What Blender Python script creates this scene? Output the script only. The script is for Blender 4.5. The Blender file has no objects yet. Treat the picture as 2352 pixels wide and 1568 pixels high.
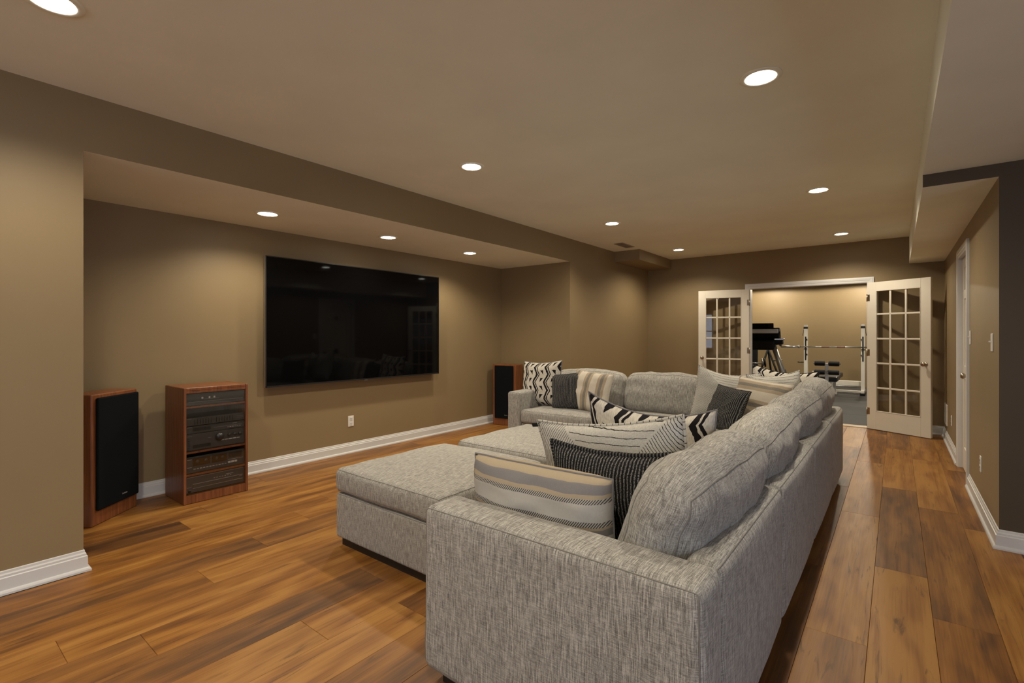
import bpy, bmesh, math, random
from mathutils import Vector, Matrix, noise, Euler

rnd = random.Random(7)
SC = bpy.context.scene
COL = SC.collection
R = math.radians

# ---------------------------------------------------------------- camera, world, exposure
YAW = 0.6661
cam_d = bpy.data.cameras.new('camera')
cam_d.sensor_width = 36.0
cam_d.lens = 1122.66 * 36.0 / 2352.0
cam_d.shift_y = -13.6 / 2352.0
cam_d.clip_start = 0.05
cam = bpy.data.objects.new('camera', cam_d)
COL.objects.link(cam)
cam.location = (3.4882, 0.0, 1.2825)
cam.rotation_euler = (math.pi / 2, 0.0, YAW)
SC.camera = cam

SC.view_settings.view_transform = 'Standard'
SC.view_settings.look = 'None'
SC.view_settings.gamma = 1.0
SC.view_settings.use_curve_mapping = False
SC.view_settings.exposure = 0.90

world = bpy.data.worlds.new('overcast_daylight')
SC.world = world
world.use_nodes = True
wb = world.node_tree.nodes['Background']
wb.inputs[0].default_value = (0.46, 0.50, 0.60, 1)
wb.inputs[1].default_value = 3.2

CAN_W = 53.0                      # watts of each ceiling downlight
NICHE_W = 34.0
GYM_W = 98.0
CAN_COL = (1.0, 0.88, 0.68)

# ---------------------------------------------------------------- room measures (metres)
H, HB, D = 2.60, 2.2908, 1.2118
Y1, Y2, YE = 0.652, 5.716, 8.379
XR, XS, HS, H2, Y3 = 3.976, 3.6238, 2.2409, 2.321, 4.1323
YB, XF, GY = -3.6, 7.2, 14.9
DX0, DX1, DZ = 1.685, 3.170, 2.015        # french door opening
SD0, SD1, SDZ = 5.72, 6.45, 2.03          # side door opening

# ---------------------------------------------------------------- node helper
class NT:
    def __init__(self, name, rough=0.6, spec=0.5, metal=0.0):
        self.m = bpy.data.materials.new(name)
        self.m.use_nodes = True
        self.t = self.m.node_tree
        self.b = self.t.nodes['Principled BSDF']
        self.b.inputs['Roughness'].default_value = rough
        self.b.inputs['Specular IOR Level'].default_value = spec
        self.b.inputs['Metallic'].default_value = metal
    def n(self, kind, **kw):
        nd = self.t.nodes.new(kind)
        for k, v in kw.items():
            setattr(nd, k, v)
        return nd
    def link(self, a, b):
        self.t.links.new(a, b)
    def put(self, sock, v):
        if isinstance(v, S): self.link(v.s, sock)
        elif isinstance(v, (tuple, list)):
            sock.default_value = tuple(v) + ((1.0,) if len(v) == 3 and len(sock.default_value) == 4 else ())
        else: sock.default_value = v
    def math(self, op, *a):
        nd = self.n('ShaderNodeMath', operation=op)
        for i, v in enumerate(a): self.put(nd.inputs[i], v)
        return S(self, nd.outputs[0])
    def uv(self):
        sp = self.n('ShaderNodeSeparateXYZ')
        self.link(self.n('ShaderNodeUVMap').outputs[0], sp.inputs[0])
        return S(self, sp.outputs[0]), S(self, sp.outputs[1])
    def coord(self, which='Object'):
        sp = self.n('ShaderNodeSeparateXYZ')
        self.link(self.n('ShaderNodeTexCoord').outputs[which], sp.inputs[0])
        return [S(self, o) for o in sp.outputs]
    def vec(self, x, y, z=0.0):
        c = self.n('ShaderNodeCombineXYZ')
        for i, v in enumerate((x, y, z)): self.put(c.inputs[i], v)
        return S(self, c.outputs[0])
    def noise(self, v, scale=1.0, detail=2.0, rough=0.5, dist=0.0):
        nd = self.n('ShaderNodeTexNoise')
        self.put(nd.inputs['Vector'], v)
        nd.inputs['Scale'].default_value = scale
        nd.inputs['Detail'].default_value = detail
        nd.inputs['Roughness'].default_value = rough
        nd.inputs['Distortion'].default_value = dist
        return S(self, nd.outputs['Fac'])
    def ramp(self, f, stops, interp='LINEAR'):
        nd = self.n('ShaderNodeValToRGB')
        cr = nd.color_ramp
        cr.interpolation = interp
        while len(cr.elements) < len(stops): cr.elements.new(0.5)
        for e, (p, c) in zip(cr.elements, stops):
            e.position = p; e.color = tuple(c) + (1.0,)
        self.put(nd.inputs[0], f)
        return S(self, nd.outputs[0])
    def mix(self, f, a, b, blend='MIX'):
        nd = self.n('ShaderNodeMix', data_type='RGBA', blend_type=blend)
        self.put(nd.inputs[0], f); self.put(nd.inputs[6], a); self.put(nd.inputs[7], b)
        return S(self, nd.outputs[2])
    def bump(self, h, strength=0.3, dist=0.002):
        nd = self.n('ShaderNodeBump')
        nd.inputs['Strength'].default_value = strength
        nd.inputs['Distance'].default_value = dist
        self.put(nd.inputs['Height'], h)
        self.link(nd.outputs[0], self.b.inputs['Normal'])
    def color(self, c): self.put(self.b.inputs['Base Color'], c)
class S:
    def __init__(self, nt, s): self.nt, self.s = nt, s
    def __add__(self, o): return self.nt.math('ADD', self, o)
    def __radd__(self, o): return self.nt.math('ADD', o, self)
    def __sub__(self, o): return self.nt.math('SUBTRACT', self, o)
    def __rsub__(self, o): return self.nt.math('SUBTRACT', o, self)
    def __mul__(self, o): return self.nt.math('MULTIPLY', self, o)
    def __rmul__(self, o): return self.nt.math('MULTIPLY', o, self)
    def __truediv__(self, o): return self.nt.math('DIVIDE', self, o)
    def lt(self, o): return self.nt.math('LESS_THAN', self, o)
    def gt(self, o): return self.nt.math('GREATER_THAN', self, o)
    def fract(self): return self.nt.math('FRACT', self)
    def abs(self): return self.nt.math('ABSOLUTE', self)
    def max(self, o): return self.nt.math('MAXIMUM', self, o)
    def min(self, o): return self.nt.math('MINIMUM', self, o)
    def sin(self): return self.nt.math('SINE', self)

def flat(name, c, rough=0.6, spec=0.5, metal=0.0, var=0.0, scale=30.0):
    t = NT(name, rough, spec, metal)
    if var:
        x, y, z = t.coord()
        f = t.noise(t.vec(x, y, z), scale, 3)
        t.color(t.ramp(f, [(0.25, [k * (1 - var) for k in c]), (0.75, [k * (1 + var) for k in c])]))
    else: t.color(c)
    return t.m

# ---------------------------------------------------------------- materials
MAT = {}
def paint(name, c, rough):
    t = NT(name, rough, 0.35)
    x, y, z = t.coord('Object')
    f = t.noise(t.vec(x, y, z), 2.2, 3)
    t.color(t.ramp(f, [(0.3, [k * .97 for k in c]), (0.7, [k * 1.03 for k in c])]))
    t.bump(t.noise(t.vec(x, y, z), 260.0, 3), 0.12, 0.001)
    return t.m
MAT['wall'] = paint('taupe_wall_paint', (0.258, 0.188, 0.101), 0.5)
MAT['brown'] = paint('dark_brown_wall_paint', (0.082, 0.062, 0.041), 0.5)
MAT['ceiling'] = paint('ceiling_paint', (0.865, 0.872, 0.755), 0.8)
MAT['trim'] = flat('white_trim_paint', (0.63, 0.63, 0.635), 0.35, var=.02, scale=8)
MAT['door'] = flat('white_door_paint', (0.70, 0.655, 0.57), 0.35, var=.02, scale=8)

def fabric(name, dark, mid, light):
    t = NT(name, 0.92, 0.12)
    u, v = t.uv()
    oi = t.n('ShaderNodeObjectInfo')
    off = S(t, oi.outputs['Random']) * 17.0
    a = t.noise(t.vec(u * 460.0, v * 22.0, off), 1.0, 2, 0.65)
    b = t.noise(t.vec(u * 34.0, v * 520.0, off + 5.0), 1.0, 2, 0.65)
    c = t.noise(t.vec(u * 420.0, v * 420.0, off), 1.0, 1)
    f = a * 0.54 + b * 0.30 + c * 0.16
    t.color(t.ramp(f, [(0.385, dark), (0.50, mid), (0.62, light)]))
    t.bump(f, 0.5, 0.003)
    t.b.inputs['Sheen Weight'].default_value = 0.15
    return t.m
MAT['fabric'] = fabric('heathered_grey_upholstery', (0.128, 0.121, 0.111), (0.31, 0.298, 0.274), (0.555, 0.54, 0.505))
MAT['seam'] = flat('grey_seam_thread', (0.22, 0.21, 0.19), 0.9, 0.1)

def wood_floor():
    t = NT('oak_plank_finish', 0.42, 0.30)
    x, y, z = t.coord('Object')
    oi = t.n('ShaderNodeObjectInfo')
    rn = S(t, oi.outputs['Random'])
    sp = t.n('ShaderNodeSeparateColor')
    t.link(oi.outputs['Color'], sp.inputs[0])
    tone, warm = S(t, sp.outputs[0]), S(t, sp.outputs[1])
    o = rn * 40.0
    broad = t.noise(t.vec(x * 7.0, y * 0.9, o), 1.0, 3, 0.55, 0.6)
    warp = t.noise(t.vec(x * 4.0, y * 1.6, o + 3.0), 1.0, 2)
    rings = ((x * 34.0 + warp * 17.0 + y * 1.2).sin() * 0.5 + 0.5)
    grain = t.noise(t.vec(x * 150.0, y * 3.2, o), 1.0, 3, 0.6)
    streak = t.noise(t.vec(x * 26.0, y * 0.75, o + 9.0), 1.0, 3, 0.6, 0.4)
    f = broad * 0.52 + grain * 0.24 + streak * 0.36 + rings * 0.11 + (tone - 0.5) * 0.62 - 0.105
    col = t.ramp(f, [(0.24, (0.048, 0.018, 0.0065)), (0.40, (0.144, 0.057, 0.0130)),
                     (0.52, (0.248, 0.100, 0.0190)), (0.68, (0.365, 0.174, 0.039))])
    gray = t.mix(0.42, col, (0.175, 0.105, 0.055), 'MIX')
    col = t.mix(warm, gray, col)
    dark = t.noise(t.vec(x * 30.0, y * 2.3, o + 21.0), 1.0, 4, 0.65, 1.2)
    col = t.mix(t.ramp(dark, [(0.58, (0, 0, 0)), (0.72, (.72, .72, .72))]), col, (0.055, 0.026, 0.012))
    t.color(col)
    rr = t.noise(t.vec(x * 60.0, y * 3.0, o), 1.0, 2)
    t.put(t.b.inputs['Roughness'], rr * 0.16 + 0.37)
    t.bump(grain * 0.6 + rings * 0.25, 0.22, 0.0015)
    return t.m
MAT['floor'] = wood_floor()
MAT['gap'] = flat('dark_floor_gap', (0.03, 0.015, 0.008), 0.9)
MAT['threshold'] = flat('pale_wood_threshold', (0.42, 0.30, 0.16), 0.45)
MAT['rubber'] = flat('grey_rubber_matting', (0.055, 0.053, 0.053), 0.75, 0.3, var=.18, scale=260)

def cabinet_wood():
    t = NT('red_brown_cabinet_veneer', 0.38, 0.4)
    x, y, z = t.coord('Object')
    f = t.noise(t.vec(x * 60.0, y * 60.0, z * 3.0), 1.0, 3, 0.6, 0.5)
    t.color(t.ramp(f, [(0.3, (0.13, 0.042, 0.016)), (0.55, (0.215, 0.075, 0.028)), (0.75, (0.29, 0.11, 0.042))]))
    return t.m
MAT['veneer'] = cabinet_wood()
MAT['grille'] = flat('black_speaker_cloth', (0.006, 0.007, 0.009), 0.95, 0.1, var=.3, scale=900)
MAT['blackplastic'] = flat('black_plastic', (0.012, 0.012, 0.013), 0.35)
MAT['faceplate'] = flat('charcoal_metal_faceplate', (0.050, 0.050, 0.050), 0.40)
MAT['slot'] = flat('black_slot', (0.003, 0.003, 0.003), 0.6)
MAT['silver'] = flat('silver_metal', (0.62, 0.62, 0.63), 0.3, metal=1.0)
MAT['steel'] = flat('brushed_steel', (0.50, 0.50, 0.52), 0.35, metal=1.0)
MAT['nickel'] = flat('satin_nickel', (0.42, 0.36, 0.29), 0.28, metal=1.0)
MAT['markwhite'] = flat('pale_print', (0.52, 0.53, 0.55), 0.5)
MAT['dullmark'] = flat('dull_print', (0.36, 0.35, 0.34), 0.5)
MAT['plate'] = flat('white_plastic', (0.72, 0.70, 0.67), 0.4)
MAT['vent'] = flat('tan_metal_grille', (0.30, 0.24, 0.17), 0.5)
MAT['dark'] = flat('dark_void', (0.012, 0.010, 0.008), 0.9)
MAT['screen'] = flat('black_glass_screen', (0.0022, 0.0022, 0.0026), 0.04, 0.14)
MAT['matteblack'] = flat('matte_black_plastic', (0.006, 0.006, 0.0065), 0.6, 0.25)
MAT['whitesteel'] = flat('white_powder_coat', (0.74, 0.71, 0.64), 0.35, var=.03, scale=10)
MAT['vinyl'] = flat('black_vinyl_pad', (0.012, 0.012, 0.012), 0.4)
MAT['foam'] = flat('black_foam', (0.010, 0.010, 0.010), 0.85, var=.2, scale=300)
MAT['graypaint'] = flat('grey_metal_paint', (0.30, 0.29, 0.27), 0.35, metal=.6)
MAT['leg'] = flat('black_wood_leg', (0.015, 0.012, 0.010), 0.5)
MAT['redband'] = flat('knurled_grip', (0.22, 0.13, 0.11), 0.6, metal=.5)
MAT['amber'] = flat('amber_window', (0.045, 0.022, 0.010), 0.2)

def glass(name, tint=(1, 1, 1), mixf=0.12, rough=0.01):
    t = NT(name)
    nt = t.t
    g = t.n('ShaderNodeBsdfGlossy'); g.inputs['Roughness'].default_value = rough
    tr = t.n('ShaderNodeBsdfTransparent'); tr.inputs[0].default_value = tuple(tint) + (1,)
    fr = t.n('ShaderNodeFresnel')
    bf = S(t, t.n('ShaderNodeNewGeometry').outputs['Backfacing'])
    t.put(fr.inputs[0], 1.5 - bf * (1.5 - 1 / 1.5))
    f = S(t, fr.outputs[0]) * 1.0 + mixf
    mx = t.n('ShaderNodeMixShader')
    t.put(mx.inputs[0], f)
    t.link(tr.outputs[0], mx.inputs[1]); t.link(g.outputs[0], mx.inputs[2])
    t.link(mx.outputs[0], nt.nodes['Material Output'].inputs[0])
    return t.m
MAT['glass'] = glass('clear_pane_glass', (0.95, 0.955, 0.95), 0.0)
MAT['smoked'] = glass('smoked_door_glass', (0.90, 0.89, 0.88), 0.0)

def emis(name, c, s):
    t = NT(name)
    t.b.inputs['Base Color'].default_value = (0.8, 0.8, 0.8, 1)
    t.b.inputs['Emission Color'].default_value = tuple(c) + (1,)
    t.b.inputs['Emission Strength'].default_value = s
    return t.m
MAT['bulb'] = emis('lit_bulb_face', (1.0, 0.95, 0.86), 14.0)

# ---- pillow fabrics (UV in metres, origin at the pillow centre)
BLK, CRM = (0.010, 0.009, 0.011), (0.56, 0.52, 0.45)
def wobble(t, u, v, amp=0.006, sc=38.0):
    return u + (t.noise(t.vec(u, v, 1.0), sc, 2) - 0.5) * amp, v + (t.noise(t.vec(u, v, 4.0), sc, 2) - 0.5) * amp
def weave(t, u, v, strength=.3):
    h = t.noise(t.vec(u * 420.0, v * 420.0), 1.0, 1)
    t.bump(h, strength, 0.002)
    return h
def tribal(k=1.0, ph=0.02):
    t = NT('black_zigzag_cotton', 0.9, 0.15)
    u0, v0 = t.uv()
    u0, v0 = u0 / k, v0 / k
    u, v = wobble(t, u0, v0, 0.012)
    PX, PY, A = 0.150, 0.190, 0.048
    tri = (((v / PY).fract() - 0.5).abs() * 2.0)
    a = u + tri * A + 5.0 * PX + ph
    f = (a / PX).fract() * PX
    band = f.lt(0.025).max(f.gt(0.035) * f.lt(0.048))
    # triangles between the zigzags, alternating up and down
    cy = (v / (PY * 0.5) + 0.25).fract()
    fx = (f - 0.099).abs()
    tr1 = fx.lt((cy - 0.22) * 0.036) * cy.lt(0.80) * cy.gt(0.22)
    mask = band.max(tr1)
    h = weave(t, u0, v0)
    base = t.ramp(t.noise(t.vec(u0 * 200.0, v0 * 60.0), 1.0, 2), [(0.3, (0.44, 0.41, 0.36)), (0.7, (0.63, 0.59, 0.52))])
    t.color(t.mix(mask, base, BLK))
    return t.m
def hatch():
    t = NT('fine_line_cotton', 0.9, 0.15)
    u0, v0 = t.uv()
    u, v = wobble(t, u0, v0, 0.007, 50.0)
    s = (u - 0.05).abs()
    bd = v * 1.05 - 0.03
    outer = s.gt(bd + 0.012)
    inner = s.lt(bd - 0.004)
    l1 = ((v + u * 0.10) / 0.030).fract().lt(0.10) * inner
    l2 = (((s * 1.0 + v * 0.60)) / 0.0128).fract().lt(0.20) * outer
    mask = l1.max(l2)
    h = weave(t, u0, v0)
    base = t.ramp(t.noise(t.vec(u0 * 160.0, v0 * 160.0), 1.0, 2), [(0.3, (0.42, 0.41, 0.38)), (0.7, (0.56, 0.545, 0.50))])
    t.color(t.mix(mask, base, (0.022, 0.02, 0.02)))
    return t.m
def ribbed():
    t = NT('charcoal_ribbed_knit', 0.95, 0.1)
    u, v = t.uv()
    w = u + (t.noise(t.vec(u, v), 30.0, 2) - 0.5) * 0.006
    rib = ((w * 2 * math.pi / 0.0135).sin() * 0.5 + 0.5)
    sp = t.noise(t.vec(u * 330.0, v * 190.0), 1.0, 2, 0.7)
    f = rib * 0.30 + sp * 0.90
    t.color(t.ramp(f, [(0.50, (0.010, 0.010, 0.011)), (0.66, (0.045, 0.045, 0.047)), (0.84, (0.30, 0.295, 0.285))]))
    t.bump(rib + sp * 0.6, 0.8, 0.004)
    return t.m
def striped(vertical=True):
    t = NT('cream_tan_striped_cotton', 0.9, 0.15)
    u, v = t.uv()
    w = u if vertical else v
    w = w + (t.noise(t.vec(u, v), 20.0, 2) - 0.5) * 0.004
    f = ((w + 2.0) / 0.17).fract()
    c, ta, g = (0.60, 0.545, 0.46), (0.36, 0.285, 0.20), (0.155, 0.145, 0.125)
    col = t.ramp(f, [(0.0, c), (0.40, ta), (0.58, g), (0.76, ta), (0.92, c)], 'CONSTANT')
    h = weave(t, u, v)
    t.color(t.mix(0.2, col, t.ramp(t.noise(t.vec(u * 180.0, v * 180.0), 1.0, 2), [(0.3, (.2, .18, .15)), (0.7, (.62, .57, .5))])))
    return t.m
def lumbar():
    t = NT('banded_linen', 0.9, 0.15)
    u, v0 = t.uv()
    v = v0 + (t.noise(t.vec(u, v0), 14.0, 2) - 0.5) * 0.006
    f = (v + 0.1475) / 0.295
    gr, ta, c = (0.20, 0.195, 0.205), (0.42, 0.34, 0.235), (0.52, 0.50, 0.455)
    col = t.ramp(f, [(0.0, c), (0.36, gr), (0.445, ta), (0.475, c), (0.752, c), (0.80, ta), (0.845, gr), (0.952, ta)], 'CONSTANT')
    hz = f.gt(0.475) * f.lt(0.535) + f.gt(0.745) * f.lt(0.80)
    hl = ((u - v * 0.8) / 0.0085).fract().lt(0.5)
    col = t.mix(hz.min(1.0) * hl, col, (0.03, 0.03, 0.035))
    h = t.noise(t.vec(u * 300.0, v * 60.0), 1.0, 2)
    col = t.mix(h * 0.35, col, (0.30, 0.28, 0.25))
    t.color(col)
    weave(t, u, v0, .4)
    return t.m
MAT['tribal_large'] = tribal(1.18, 0.075)
MAT['tribal'], MAT['hatch'], MAT['ribbed'] = tribal(), hatch(), ribbed()
MAT['stripe'], MAT['lumbar'] = striped(True), lumbar()
MAT['stripe_across'] = striped(False)
MAT['cord_grey'] = flat('grey_cord', (0.19, 0.185, 0.19), 0.9, .1)
MAT['cord_black'] = flat('black_cord', (0.02, 0.02, 0.02), 0.9, .1)
MAT['cord_cream'] = flat('cream_cord', (0.50, 0.46, 0.39), 0.9, .1)
def ticked():
    t = NT('cream_cord_with_black_ticks', 0.9, .1)
    u, v = t.uv()
    t.color(t.mix((u / 0.028).fract().lt(0.10), (0.50, 0.48, 0.43), (0.02, 0.02, 0.02)))
    return t.m
MAT['cord_tick'] = ticked()

# ---------------------------------------------------------------- object helpers
def tag(o, label=None, cat=None, group=None, kind=None):
    if label: o['label'] = label
    if cat: o['category'] = cat
    if group: o['group'] = group
    if kind: o['kind'] = kind
    return o
def thing(name, label, cat, loc=(0, 0, 0), rz=0.0, group=None, kind=None):
    o = bpy.data.objects.new(name, None)
    o.empty_display_size = 0.1
    COL.objects.link(o)
    o.location = loc
    o.rotation_euler = (0, 0, rz)
    return tag(o, label, cat, group, kind)
def link(name, me, mats, parent=None, loc=None, rot=None):
    if not isinstance(mats, (list, tuple)): mats = [mats]
    if not me.materials:
        for m in mats: me.materials.append(MAT[m] if isinstance(m, str) else m)
    o = bpy.data.objects.new(name, me)
    COL.objects.link(o)
    if parent: o.parent = parent
    if loc: o.location = loc
    if rot: o.rotation_euler = rot
    return o
def bm_obj(name, bm, mats, parent=None, smooth=False, loc=None, rot=None):
    me = bpy.data.meshes.new(name)
    bm.normal_update()
    bm.to_mesh(me); bm.free()
    if smooth:
        for p in me.polygons: p.use_smooth = True
    return link(name, me, mats, parent, loc, rot)
def add_box(bm, lo, hi, mi=0, bevel=0.0, seg=1, mtx=None):
    r = bmesh.ops.create_cube(bm, size=1.0)
    vs = r['verts']
    c = [(a + b) / 2 for a, b in zip(lo, hi)]
    s = [abs(b - a) for a, b in zip(lo, hi)]
    for v in vs: v.co = Vector((v.co[0] * s[0] + c[0], v.co[1] * s[1] + c[1], v.co[2] * s[2] + c[2]))
    fs = set(f for v in vs for f in v.link_faces)
    for f in fs: f.material_index = mi
    if bevel:
        es = list(set(e for v in vs for e in v.link_edges))
        rb = bmesh.ops.bevel(bm, geom=es, offset=bevel, segments=seg, affect='EDGES', profile=0.5)
        vs = list(set(v for f in rb['faces'] for v in f.verts) | set(v for v in vs if v.is_valid))
    if mtx is not None:
        for v in vs: v.co = mtx @ v.co
    return vs
def box(name, lo, hi, mat, parent=None, bevel=0.0, seg=1):
    bm = bmesh.new()
    add_box(bm, lo, hi, 0, bevel, seg)
    return bm_obj(name, bm, mat, parent)
def boxes(name, lst, mat, parent=None, bevel=0.0):
    bm = bmesh.new()
    for lo, hi in lst: add_box(bm, lo, hi, 0, bevel)
    return bm_obj(name, bm, mat, parent)
def lines(name, lst, mat, parent):
    for lo, hi in lst: box(name, lo, hi, mat, parent)
def struct(name, o, label, cat):
    tag(o, label, cat, kind='structure'); o.name = name
    return o
def add_tube(bm, pts, r, seg=8, closed=False, uv=False, caps=True):
    pts = [Vector(p) for p in pts]
    n = len(pts)
    rad = r if isinstance(r, (list, tuple)) else [r] * n
    rings = []
    up = Vector((0, 0, 1))
    prev = None
    for i, p in enumerate(pts):
        a = pts[(i - 1) % n] if (closed or i > 0) else p
        b = pts[(i + 1) % n] if (closed or i < n - 1) else p
        t = (b - a).normalized()
        if prev is None:
            ref = up if abs(t.z) < 0.95 else Vector((1, 0, 0))
            x = t.cross(ref).normalized()
        else:
            x = (prev - t * prev.dot(t)).normalized()
        prev = x
        y = t.cross(x)
        rings.append([bm.verts.new(p + (x * math.cos(k * 2 * math.pi / seg) + y * math.sin(k * 2 * math.pi / seg)) * rad[i]) for k in range(seg)])
    ul = bm.loops.layers.uv.verify() if uv else None
    L = 0.0
    for i in range(n if closed else n - 1):
        A, B = rings[i], rings[(i + 1) % n]
        d = (pts[(i + 1) % n] - pts[i]).length
        for k in range(seg):
            f = bm.faces.new((A[k], A[(k + 1) % seg], B[(k + 1) % seg], B[k]))
            f.smooth = True
            if uv:
                for lp, (lu, lv) in zip(f.loops, ((L, k), (L, k + 1), (L + d, k + 1), (L + d, k))): lp[ul].uv = (lu, lv / seg)
        L += d
    if not closed and caps:
        bm.faces.new(rings[0][::-1]); bm.faces.new(rings[-1])
def tube(name, pts, r, mat, parent=None, seg=8, closed=False, uv=False):
    bm = bmesh.new()
    add_tube(bm, pts, r, seg, closed, uv)
    return bm_obj(name, bm, mat, parent)
def add_lathe(bm, prof, axis='Z', seg=20, at=(0, 0, 0), mtx=None):
    """prof: (radius, height) pairs; turned about the axis"""
    rings = []
    at = Vector(at)
    for r, h in prof:
        ring = []
        for k in range(seg):
            a = k * 2 * math.pi / seg
            p = {'Z': Vector((r * math.cos(a), r * math.sin(a), h)), 'X': Vector((h, r * math.cos(a), r * math.sin(a))),
                 'Y': Vector((r * math.sin(a), h, r * math.cos(a)))}[axis]
            if mtx is not None: p = mtx @ p
            ring.append(bm.verts.new(p + at))
        rings.append(ring)
    for A, B in zip(rings, rings[1:]):
        for k in range(seg):
            f = bm.faces.new((A[k], A[(k + 1) % seg], B[(k + 1) % seg], B[k])); f.smooth = True
    if prof[0][0] > 1e-6: bm.faces.new(rings[0][::-1])
    if prof[-1][0] > 1e-6: bm.faces.new(rings[-1])
def lathe(name, prof, mat, parent=None, axis='Z', seg=20, at=(0, 0, 0), mtx=None):
    bm = bmesh.new()
    add_lathe(bm, prof, axis, seg, at, mtx)
    bmesh.ops.recalc_face_normals(bm, faces=bm.faces)
    return bm_obj(name, bm, mat, parent)
def sweep(name, prof, path, mat, parent=None):
    """profile of (offset to the right of travel, height) swept along a floor path with mitred corners"""
    bm = bmesh.new()
    P = [Vector((p[0], p[1])) for p in path]
    rings = []
    for i, p in enumerate(P):
        d0 = (p - P[i - 1]).normalized() if i > 0 else (P[1] - p).normalized()
        d1 = (P[i + 1] - p).normalized() if i < len(P) - 1 else d0
        n0, n1 = Vector((d0.y, -d0.x)), Vector((d1.y, -d1.x))
        m = (n0 + n1).normalized()
        k = 1.0 / max(0.3, m.dot(n0))
        rings.append([bm.verts.new((p.x + m.x * o * k, p.y + m.y * o * k, z)) for o, z in prof])
    for A, B in zip(rings, rings[1:]):
        for k in range(len(prof)):
            j = (k + 1) % len(prof)
            bm.faces.new((A[k], B[k], B[j], A[j]))
    bm.faces.new(rings[0]); bm.faces.new(rings[-1][::-1])
    bmesh.ops.recalc_face_normals(bm, faces=bm.faces)
    return bm_obj(name, bm, mat, parent)

def axis_samples(h, r, n, k=3):
    core = [(-h + r) + (2 * (h - r)) * i / n for i in range(n + 1)]
    edge = [r * math.tan(math.pi / 4 * i / k) for i in range(1, k + 1)]
    return [-(h - r) - e for e in reversed(edge)] + core + [(h - r) + e for e in edge]
def cushion(name, size, r, crown=(0, 0, 0), n=8, mat='fabric', parent=None, loc=(0, 0, 0), rot=(0, 0, 0), lump=0.004, seed=0,
            seam=None, seam_r=0.0019, deform=None, k=3):
    """soft box: rounded edges, crowned faces, slight lumps; UV in metres by side; seam axes give a stitched welt sub-part"""
    h = [s / 2 for s in size]
    ax = [axis_samples(h[i], r, max(2, int(n * size[i] / max(size)) + 1), k) for i in range(3)]
    bm = bmesh.new()
    ul = bm.loops.layers.uv.verify()
    vmap, src = {}, {}
    def vert(p):
        key = tuple(round(c, 5) for c in p)
        if key in vmap: return vmap[key]
        c = Vector([max(-(h[i] - r), min(h[i] - r, p[i])) for i in range(3)])
        d = Vector(p) - c
        q = c + d.normalized() * r if d.length > 1e-9 else c
        un = [q[i] / h[i] for i in range(3)]
        for a in range(3):
            b, e = (a + 1) % 3, (a + 2) % 3
            w = max(0.0, 1 - un[b] ** 2) * max(0.0, 1 - un[e] ** 2)
            q[a] += crown[a] * w * un[a]
        if lump:
            nz = noise.noise(Vector((q.x * 5 + seed * 7.3, q.y * 5, q.z * 5))) + .5 * noise.noise(Vector((q.x * 13 + seed, q.y * 13, q.z * 13)))
            q += d.normalized() * nz * lump if d.length > 1e-9 else Vector((0, 0, 0))
        if deform: q = deform(q, un)
        v = bm.verts.new(q)
        vmap[key] = v
        return v
    for a in range(3):
        b, e = (a + 1) % 3, (a + 2) % 3
        for sgn in (-1, 1):
            for i in range(len(ax[b]) - 1):
                for j in range(len(ax[e]) - 1):
                    quad = []
                    for (ii, jj) in ((i, j), (i + 1, j), (i + 1, j + 1), (i, j + 1)):
                        p = [0, 0, 0]; p[a] = sgn * h[a]; p[b] = ax[b][ii]; p[e] = ax[e][jj]
                        quad.append((vert(p), p))
                    if sgn < 0: quad.reverse()
                    f = bm.faces.new([q[0] for q in quad])
                    f.smooth = True
                    for lp, (v, p) in zip(f.loops, quad):
                        lp[ul].uv = {0: (p[1], p[2]), 1: (p[0], p[2]), 2: (p[0], p[1])}[a]
    seams = []
    for (a, sgn) in (seam or []):
        b, e = (a + 1) % 3, (a + 2) % 3
        loop = [(ax[b][i], -h[e]) for i in range(len(ax[b]) - 1)] + [(h[b], ax[e][i]) for i in range(len(ax[e]) - 1)] + \
               [(ax[b][-1 - i], h[e]) for i in range(len(ax[b]) - 1)] + [(-h[b], ax[e][-1 - i]) for i in range(len(ax[e]) - 1)]
        pts = []
        for (x, y) in loop:
            p = [0, 0, 0]; p[a] = sgn * h[a]; p[b] = x; p[e] = y
            pts.append(vert(p).co.copy())
        seams.append(pts)
    o = bm_obj(name, bm, mat, parent, loc=loc, rot=rot)
    if seams:
        bm = bmesh.new()
        for pts in seams: add_tube(bm, pts, seam_r, 6, True)
        bm_obj('seam_welt', bm, 'seam', o)
    return o

# ---------------------------------------------------------------- the room
bm = bmesh.new()
add_box(bm, (-1.4, YB - .1, -0.12), (XF + .1, YE - 0.02, -0.006))
floor = struct('floor', bm_obj('floor', bm, 'gap'), 'brown wooden plank floor running the length of the room', 'floor')
far_floor = box('gym_subfloor', (-1.4, YE - 0.02, -0.12), (6.0, GY + .1, -0.006), 'gap', floor)

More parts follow.
